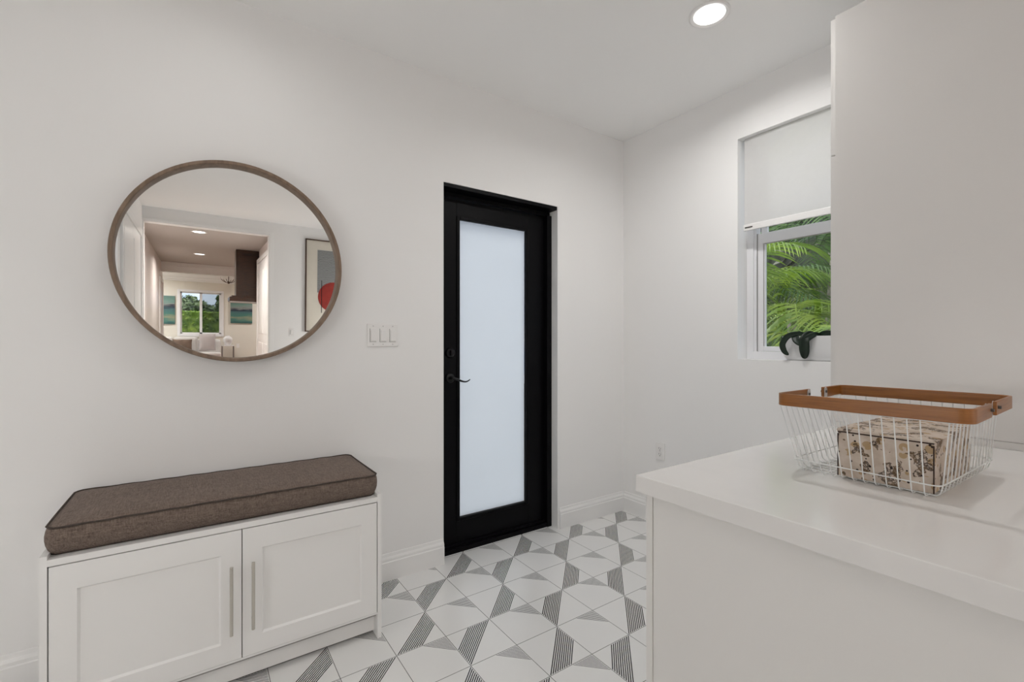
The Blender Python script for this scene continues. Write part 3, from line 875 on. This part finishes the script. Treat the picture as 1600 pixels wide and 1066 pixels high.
# ------------------------------------------------------------------ wall facing the mirror: casing, closet doors, picture, switch
struct('trim_1', boxes((XR - .018, XR, OY1 + .0, OY1 + .05, 0, OZ + .026), (XR - .018, XR, OY0, OY1, OZ, OZ + .026), (XR, XR2, OY1 - .015, OY1, 0, OZ - .015), (XR, XR2, OY0, OY1, OZ - .015, OZ), bev=.002), 'trim',
       'white casing around the kitchen opening, seen in the mirror', 'casing')
d2 = struct_empty('door_2', (1.55, YS, 0), 'white closet double door beside the opening in the mirror', 'door')
obj('casing', boxes((.72, .80, YS, YS + .02, 0, 2.41), (2.40, 2.48, YS, YS + .02, 0, 2.41), (.80, 2.40, YS, YS + .02, 2.33, 2.41), bev=.003), 'trim', d2)
for (a, b) in ((.803, 1.598), (1.602, 2.397)):
    bm = boxes((a, b, YS, YS + .008, .01, 2.328))
    for (c, d) in ((.12, 1.0), (1.12, 2.20)): box(bm, a + .10, b - .10, YS + .006, YS + .013, c, d, .005)
    lf = obj('door_leaf', bm, 'trim', d2)
    kx = b - .04 if a < 1 else a + .04
    bm = B(); lathe(bm, [(.006, 0), (.006, .03), (.014, .035), (.014, .045), (0, .05)], (kx, YS + .008, 1.0), 'Y', 16); obj('knob', bm, 'nickel', lf, smooth=True)
pic = thing('framed_print', 'tall abstract print with red disc, reflected at the mirror right edge', 'picture', (XR, 1.70, 1.22))
Y0, Y1, Z0, Z1 = 1.308, 2.06, 1.215, 2.582
obj('frame', boxes((XR - .035, XR, Y0, Y0 + .016, Z0, Z1), (XR - .035, XR, Y1 - .016, Y1, Z0, Z1), (XR - .035, XR, Y0 + .016, Y1 - .016, Z0, Z0 + .016), (XR - .035, XR, Y0 + .016, Y1 - .016, Z1 - .016, Z1)), 'dframe', pic)
obj('mat_board', boxes((XR - .02, XR - .002, Y0 + .016, Y1 - .016, Z0 + .016, Z1 - .016)), 'mat', pic)
obj('grey_block', boxes((XR - .022, XR - .0202, 1.475, 1.90, 1.80, 2.435)), 'print', pic)
bm = B(); lathe(bm, [(.225, 0), (.225, -.0015)], (XR - .0222, 1.71, 1.74), 'X', 64); obj('red_disc', bm, 'red', pic)
obj('black_stroke', boxes((XR - .0245, XR - .0239, 1.532, 1.541, 1.50, 1.985)), 'blackm', pic)
sw = switch_plate(XR, 1.13, 1.205, 1, 'wall_switch', 'single white rocker switch beside the framed print in the mirror', 'light switch', -1)

# ------------------------------------------------------------------ kitchen and living room beyond the opening
KZ = 2.62; KX = 8.0; LX = 10.0; LZ = 2.56
struct('floor_kitchen', boxes((XR2, LX + .2, -3.2, 3.4, -.1, 0)), 'woodfl', 'oak floor of the rooms beyond the opening', 'floor')
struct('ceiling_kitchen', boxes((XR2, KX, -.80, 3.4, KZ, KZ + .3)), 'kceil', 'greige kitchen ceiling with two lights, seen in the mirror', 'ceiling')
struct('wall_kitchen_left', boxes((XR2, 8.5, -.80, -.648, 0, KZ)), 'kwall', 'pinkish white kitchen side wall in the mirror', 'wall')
struct('trim_2', boxes((7.35, 7.43, -.648, -.628, 0, 2.25), (8.42, 8.5, -.648, -.628, 0, 2.25), (7.43, 8.42, -.648, -.628, 2.17, 2.25), bev=.003), 'trim', 'white casing on the kitchen side wall in the mirror', 'casing')
struct('wall_kitchen_right', boxes((XR2, 4.75, .915, 1.05, 0, KZ), (4.61, 4.75, 1.05, 3.4, 0, KZ), (XR2, LX, 3.4, 3.55, 0, KZ)), 'kwall', 'white return wall at the right of the mirrored opening', 'wall')
# panelled door standing against the return wall
d3 = struct_empty('door_3', (3.8, .9, 0), 'white panelled door with hinges right of the mirrored opening', 'door')
bm = boxes((2.95, 4.6, .885, .915, 0, 2.36), bev=.003)
for (a, b) in ((3.05, 3.70), (3.85, 4.50)):
    for (c, d) in ((.15, 1.0), (1.15, 2.2)): box(bm, a, b, .878, .890, c, d, .005)
lf = obj('door_leaf', bm, 'trim', d3)
for z in (.35, 1.0, 1.75, 2.15):
    bm = B(); tube(bm, [(4.62, .895, z - .05), (4.62, .895, z + .05)], .010, 10); obj('hinge', bm, 'hinge', lf, smooth=True)
obj('casing', boxes((2.86, 2.94, .872, .915, 0, 2.44), (4.63, 4.72, .872, .915, 0, 2.44), (2.94, 4.63, .872, .915, 2.37, 2.44), bev=.003), 'trim', d3)
struct('trim_3', boxes((KX, KX + .16, -3.2, 3.4, 2.405, 2.72), (KX - .03, KX, -.648, 3.4, 2.54, KZ), (KX + .16, KX + .20, -3.2, 3.4, 2.47, 2.56)), 'trim', 'boxed ceiling beam between kitchen and living room in the mirror', 'beam')
struct('ceiling_living', boxes((KX + .16, LX + .2, -3.2, 3.55, LZ, LZ + .2)), 'ceil', 'white living room ceiling in the mirror', 'ceiling')
wy0, wy1, wz0, wz1 = -.36, .53, 1.005, 2.09
struct('wall_living', boxes((LX, LX + .16, -3.2, wy0, 0, LZ), (LX, LX + .16, wy1, 3.55, 0, LZ), (LX, LX + .16, wy0, wy1, 0, wz0), (LX, LX + .16, wy0, wy1, wz1, LZ), (8.5, LX, -3.35, -3.2, 0, LZ), (8.36, 8.5, -3.2, -.80, 0, LZ)), 'cream',
       'cream living room wall with window and paintings, seen in the mirror', 'wall')
bm = boxes((LX - .10, LX, -3.2, 3.4, 2.46, LZ), (LX - .06, LX, -3.2, 3.4, 2.40, 2.46), (LX - .03, LX, -3.2, 3.4, 2.36, 2.40), bev=.004)
struct('trim_4', bm, 'trim', 'white crown moulding above the living room window', 'moulding')
bm = B(); baseboard(bm, (LX, -3.2), (LX, 3.4), (-1, 0), .14); struct('baseboard_living', bm, 'trim', 'white baseboard of the living room wall', 'baseboard')
w2 = struct_empty('window_2', (LX, .08, wz0), 'white sliding window with hedge outside, seen in the mirror', 'window')
obj('casing', boxes((LX - .02, LX, wy0 - .06, wy0, wz0 - .07, wz1 + .06), (LX - .02, LX, wy1, wy1 + .06, wz0 - .07, wz1 + .06), (LX - .02, LX, wy0, wy1, wz1, wz1 + .06), (LX - .035, LX, wy0, wy1, wz0 - .07, wz0)), 'vinyl', w2)
obj('window_frame', boxes((LX + .03, LX + .08, wy0, wy0 + .035, wz0, wz1), (LX + .03, LX + .08, wy1 - .04, wy1, wz0, wz1), (LX + .03, LX + .08, wy0, wy1, wz0, wz0 + .03), (LX + .03, LX + .08, wy0, wy1, wz1 - .03, wz1), (LX + .03, LX + .08, .055, .112, wz0, wz1)), 'vinyl', w2)
obj('left_pane', boxes((LX + .052, LX + .056, wy0 + .03, .055, wz0 + .03, wz1 - .03)), 'glass', w2)
obj('right_pane', boxes((LX + .052, LX + .056, .112, wy1 - .04, wz0 + .03, wz1 - .03)), 'glass2', w2)
for (a, b, c, d, lb) in ((-1.00, -.470, 1.246, 1.963, 'left of'), (.747, 1.262, 1.304, 1.915, 'right of')):
    pn = thing('canvas_painting', 'abstract green and navy seascape canvas %s the mirrored living room window' % lb, 'painting', (LX, (a + b) / 2, c), 'seascape canvases')
    obj('canvas', boxes((LX - .035, LX - .001, a, b, c, d)), 'sea', pn)
for p, lb in zip(KIT_LAMPS, ('nearer', 'farther')):
    downlight(*p, KZ, KIT_W, '%s of the two recessed kitchen ceiling lights seen in the mirror' % lb, 'kitchen ceiling lights', (1, .93, .86), .075)
# range hood
hd = thing('range_hood', 'dark bronze range hood hanging in the mirrored kitchen', 'range hood', (5.1, .9, 1.69))
HX = 4.85
obj('chimney', boxes((HX, HX + .35, .565, 1.20, 1.79, 2.615), bev=.004), 'hoodw', hd)
obj('recessed_panel', boxes((HX - .006, HX, .61, 1.15, 1.85, 2.50), bev=.002), 'hoodw', hd)
obj('vent_grille', boxes(*[(HX - .010, HX - .005, .66, 1.10, z, z + .006) for z in (2.52, 2.535, 2.55)]), 'blackm', hd)
obj('canopy', boxes((HX - .10, HX + .45, .462, 1.30, 1.70, 1.775), (HX - .05, HX + .40, .50, 1.26, 1.775, 1.80), bev=.006), 'hoodw', hd)
obj('underside_band', boxes((HX - .08, HX + .43, .48, 1.28, 1.685, 1.70)), 'greyplate', hd)
# chandelier
ch = thing('chandelier', 'small bronze chandelier hanging beyond the mirrored kitchen', 'chandelier', (9.0, .655, 2.30))
bm = B(); tube(bm, [(9, .655, LZ - .02), (9, .655, 2.33)], .008, 8); lathe(bm, [(.06, LZ - .001), (.06, LZ - .015), (.01, LZ - .03)], (9, .655, 0), 'Z', 20)
obj('stem', bm, 'dframe', ch)
bm = B(); lathe(bm, [(0, 2.29), (.022, 2.30), (.028, 2.32), (.02, 2.34), (.012, 2.36)], (9, .655, 0), 'Z', 20); obj('hub', bm, 'dframe', ch, smooth=True)
for k in range(6):
    a = R(60 * k + 20); bm = B()
    tube(bm, [(9 + math.cos(a) * .17 * t, .655 + math.sin(a) * .17 * t, 2.315 + .09 * t ** 2.2) for t in [i / 8 for i in range(9)]], .007, 6)
    ar = obj('arm', bm, 'dframe', ch, smooth=True)
    bm = B(); lathe(bm, [(.012, 2.40), (.012, 2.44), (.006, 2.46), (0, 2.475)], (9 + math.cos(a) * .17, .655 + math.sin(a) * .17, 0), 'Z', 12); obj('candle_bulb', bm, 'plastic', ar, smooth=True)
# sofa, cushions, side table, vase, stool
def pillow_bm(c, hx, hy, hz, lean=0, rz=0):
    bm = B()
    def fn(u, v, w):
        e = (1 - abs(v) ** 3) * (1 - abs(w) ** 3)
        corner = 1 + .10 * (abs(v) * abs(w)) ** 2 - .05 * (1 - abs(abs(v) - abs(w)))
        return Vector((u * hx * (.12 + .88 * e ** .5), v * hy * corner, w * hz * corner))
    grid_box(bm, 2, 14, 14, fn)
    bmesh.ops.transform(bm, matrix=Matrix.Translation(Vector(c)) @ Matrix.Rotation(rz, 4, 'Z') @ Matrix.Rotation(lean, 4, 'Y'), verts=bm.verts)
    return bm
sf = thing('sofa', 'white upholstered sofa below the mirrored living room window', 'sofa', (9.4, -.55, 0))
obj('seat_base', boxes((8.95, 9.88, -1.55, .52, .06, .36), bev=.03), 'sofa', sf)
obj('back', boxes((9.68, 9.92, -1.55, .52, .30, .86), bev=.06), 'sofa', sf)
for (a, b) in ((-1.36, -.42), (-.41, .50)): obj('seat_cushion', boxes((8.92, 9.68, a, b, .36, .555), bev=.04), 'sofa', sf)
for (a, b) in ((-1.40, -.50), (-.48, .02)): obj('back_cushion', boxes((9.48, 9.70, a, b, .55, .93), bev=.06), 'sofa', sf)
obj('armrest', boxes((8.95, 9.88, -1.55, -1.37, .30, .70), bev=.05), 'sofa', sf)
for (x, y) in ((9.0, -1.48), (9.0, .44), (9.84, -1.48), (9.84, .44)): obj('leg', boxes((x - .02, x + .02, y - .02, y + .02, 0, .065)), 'dframe', sf)
o = obj('throw_pillow', pillow_bm((9.36, .215, .805), .09, .17, .21, R(12)), 'pillow', smooth=True); tag(o, 'large pale grey square cushion at the right end of the sofa', 'cushion')
o = obj('throw_pillow', pillow_bm((9.30, -.30, .725), .08, .19, .15, R(14)), 'brownp', smooth=True); tag(o, 'brown cushion on the sofa under the mirrored window', 'cushion')
st = thing('side_table', 'slim metal cube side table beside the sofa in the mirror', 'side table', (9.4, .635, 0))
obj('table_top', boxes((9.26, 9.54, .525, .795, .705, .725), bev=.003), 'ceramic', st)
for (x, y) in ((9.27, .535), (9.27, .785), (9.53, .535), (9.53, .785)): obj('leg', boxes((x - .009, x + .009, y - .009, y + .009, 0, .705)), 'stone', st)
bm = B(); lathe(bm, [(0, 0), (.06, 0), (.062, .004), (.098, .10), (.105, .145), (.098, .185), (.06, .225), (.040, .235), (.040, .252), (.034, .252), (.034, .23), (0, .22)], (9.4, .66, .7252), 'Z', 32)
o = obj('vase', bm, 'ceramic', smooth=True); tag(o, 'round white ceramic vase on the slim side table', 'vase')
bm = B(); lathe(bm, [(0, .02), (.16, .02), (.19, .06), (.195, .36), (.17, .425), (.08, .448), (0, .452)], (8.5, .68, 0), 'Z', 32)
pf = obj('pouf', bm, 'pink', smooth=True); tag(pf, 'pink round pouf at the bottom edge of the mirror', 'pouf')
bm = B(); lathe(bm, [(0, 0), (.15, 0), (.15, .02), (0, .02)], (8.5, .68, 0), 'Z', 24); obj('base', bm, 'dframe', pf, keep=True)
r = thing('living_outlet', 'white outlet low on the cream wall in the mirror', 'outlet', (LX, .92, .68))
obj('cover_plate', boxes((LX - .006, LX - .0005, .885, .955, .625, .74), bev=.002), 'plastic', r)

# ------------------------------------------------------------------ outdoors
gr = struct('ground', boxes((-12, XL - .2, -4, 14, -.25, -.06), (XL - .2, 30, YB + .16, 14, -.25, -.06), (LX + .2, 30, -14, YB + .16, -.25, -.06)), 'ground', 'mulch ground outside the windows', 'ground')

def frond(bm, base, az, L, up, droop, nl=26, ll=.38, lw=.022, rnd=None, sag=.6):
    rnd = rnd or random
    d = Vector((math.cos(az), math.sin(az), 0)); side = Vector((-math.sin(az), math.cos(az), 0))
    def pt(t): return base + d * (L * (t - .10 * t * t)) + Vector((0, 0, up * t * 1.25 - droop * t ** 2.3))
    n = 14; P = [pt(i / n) for i in range(n + 1)]
    tube(bm, P, [.009 * (1 - .85 * i / n) + .0015 for i in range(n + 1)], 5)
    for k in range(nl):
        t = .16 + .84 * (k + .5) / nl; p = pt(t); tg = (pt(min(1, t + .02)) - pt(t - .02)).normalized()
        for s in (-1, 1):
            l = ll * math.sin(math.pi * (.12 + .86 * t)) ** .55 * rnd.uniform(.85, 1.1)
            if l < .05: continue
            a = (side * s * 1.0 + tg * (.45 + .6 * t) + Vector((0, 0, rnd.uniform(.25, .45)))).normalized()
            w0 = lw * rnd.uniform(.8, 1.2)
            rows = []
            m = 5
            for q in range(m + 1):
                u = q / m; c = p + a * l * u + Vector((0, 0, -l * sag * u * u))
                wv = w0 * .5 * (math.sin(math.pi * min(1, .12 + .88 * u)) ** .7 if u < .98 else .02)
                ax = tg * .8 + Vector((0, 0, .25 * s))
                rows.append((bm.verts.new(c - ax * wv), bm.verts.new(c + ax * wv)))
            for x, y in zip(rows, rows[1:]): bm.faces.new((x[0], x[1], y[1], y[0]))

def palm(x, y, h, n, seed, label, mat, L=(1.0, 1.5), ll=.38, lw=.022, lean=(0, 0), az=None, tr=.045, group='palms outside the window'):
    rnd = random.Random(seed)
    r = thing('areca_palm', label, 'palm', (x, y, -.06), group)
    top = Vector((x + lean[0], y + lean[1], h))
    bm = B(); tube(bm, [Vector((x, y, -.06)).lerp(top, i / 8) for i in range(9)], [tr * (1.15 - .35 * i / 8) for i in range(9)], 10)
    obj('trunk', bm, 'bark', r, smooth=True)
    for k in range(n):
        a = (2 * math.pi * k / n + rnd.uniform(-.3, .3)) if az is None else R(az[k % len(az)]) + rnd.uniform(-.15, .15)
        bm = B(); frond(bm, top + Vector((0, 0, rnd.uniform(-.15, .05))), a, rnd.uniform(*L), rnd.uniform(.25, .8), rnd.uniform(.5, 1.0), 19 if mat == 'palm' else 24, ll * (1.2 if mat == 'palm' else 1), lw, rnd)
        obj('frond', bm, mat, r)
    return r
palm(-2.12, 4.75, 1.45, 10, 3, 'bright green palm filling the middle of the window', 'palm', (.9, 1.4), .42, .028)
palm(-2.62, 4.35, 1.75, 10, 8, 'bright arching palm at the upper left of the window view', 'palm', (.9, 1.3), .42, .026)
palm(-1.45, 4.15, 1.15, 8, 15, 'low palm closest outside the window sill', 'palm', (.8, 1.1), .36, .022)
palm(-3.1, 5.7, 1.9, 13, 21, 'dark green palm behind the left palm', 'palmd', (1.1, 1.6), .45, .030)
palm(-2.5, 6.3, 2.6, 13, 31, 'tall dark palm seen through the roller blind', 'palmd', (1.2, 1.8), .5, .030, (.15, .1))
palm(-2.16, 5.35, 3.5, 11, 41, 'palm with a pale leaning trunk at the right of the window', 'palm', (1.2, 1.7), .5, .030, (.55, .1), None, .06)
palm(-3.6, 7.2, 1.3, 11, 51, 'bushy dark palm far behind the window palms', 'palmd', (1.1, 1.6), .5, .032)
palm(-2.7, 7.5, 1.6, 11, 61, 'squat palm in front of the green thicket', 'palm', (1.1, 1.6), .5, .032)

def leafmass(name, x0, x1, y0, y1, z0, z1, n, size, mat, seed, label, cat, kind=None, inner=True, crown=None):
    rnd = random.Random(seed); bm = B()
    if inner:
        box(bm, x0 + size * .6, x1 - size * .6, y0 + size * .6, y1 - size * .6, z0, z1 - size * .6)
    for _ in range(n):
        if crown:
            c_, rr = crown[rnd.randrange(len(crown))]
            v = Vector((rnd.gauss(0, 1), rnd.gauss(0, 1), rnd.gauss(0, 1))).normalized() * rr * rnd.uniform(.75, 1.05); p = Vector(c_) + v
        else:
            f = rnd.random()
            p = Vector((rnd.uniform(x0, x1), rnd.uniform(y0, y1), rnd.uniform(z0, z1)))
            if f < .4: p.x = x0 + rnd.uniform(0, size)
            elif f < .6: p.z = z1 - rnd.uniform(0, size)
            elif f < .8: p.y = y0 + rnd.uniform(0, size)
        a = Vector((rnd.uniform(-1, 1), rnd.uniform(-1, 1), rnd.uniform(-1, 1))).normalized(); b = a.orthogonal().normalized()
        s = size * rnd.uniform(.6, 1.2)
        q = [p - a * s, p + b * s * .45, p + a * s, p - b * s * .45]
        bm.faces.new([bm.verts.new(v) for v in q])
    o = obj(name, bm, mat)
    tag(o, label, cat)
    if kind: o['kind'] = kind
    return o
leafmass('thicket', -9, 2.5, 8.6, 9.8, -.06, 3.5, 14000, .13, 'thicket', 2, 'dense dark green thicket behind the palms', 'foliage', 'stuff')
leafmass('clipped_hedge', 12.6, 13.4, -4, 4.5, -.06, 1.64, 9000, .05, 'hedge', 5, 'clipped green hedge outside the mirrored living room window', 'hedge', 'stuff')
def tree(x, y, h, crown, seed, label, n=2600, size=.14):
    r = thing('tree', label, 'tree', (x, y, -.06), 'trees beyond the hedge')
    bm = B(); tube(bm, [(x, y, -.06), (x + .05, y + .05, h * .5), (x, y, h)], [.16, .12, .07], 8); obj('trunk', bm, 'bark', r)
    rnd = random.Random(seed); bm = B()
    for c_, rr in crown:
        bmesh.ops.create_icosphere(bm, subdivisions=2, radius=rr * .8, matrix=Matrix.Translation(Vector(c_)))
    for _ in range(n):
        c_, rr = crown[rnd.randrange(len(crown))]
        v = Vector((rnd.gauss(0, 1), rnd.gauss(0, 1), rnd.gauss(0, 1))).normalized() * rr * rnd.uniform(.78, 1.08); p = Vector(c_) + v
        a = Vector((rnd.uniform(-1, 1), rnd.uniform(-1, 1), rnd.uniform(-1, 1))).normalized(); b = a.orthogonal().normalized(); s = size * rnd.uniform(.6, 1.2)
        bm.faces.new([bm.verts.new(q) for q in (p - a * s, p + b * s * .5, p + a * s, p - b * s * .5)])
    obj('crown', bm, 'tree', r)
tree(18, -.3, 1.5, [((18, -.3, 1.76), .55), ((18.2, .05, 1.65), .5), ((18, -.75, 1.6), .5), ((18, .4, 1.5), .48)], 3, 'round-headed tree at the left above the mirrored hedge', 2600, .10)
tree(18.8, 1.05, 1.5, [((18.8, 1.05, 1.65), .42), ((18.8, .9, 2.05), .24), ((18.8, .82, 2.32), .12)], 4, 'pointed tree at the right above the mirrored hedge', 1500, .08)
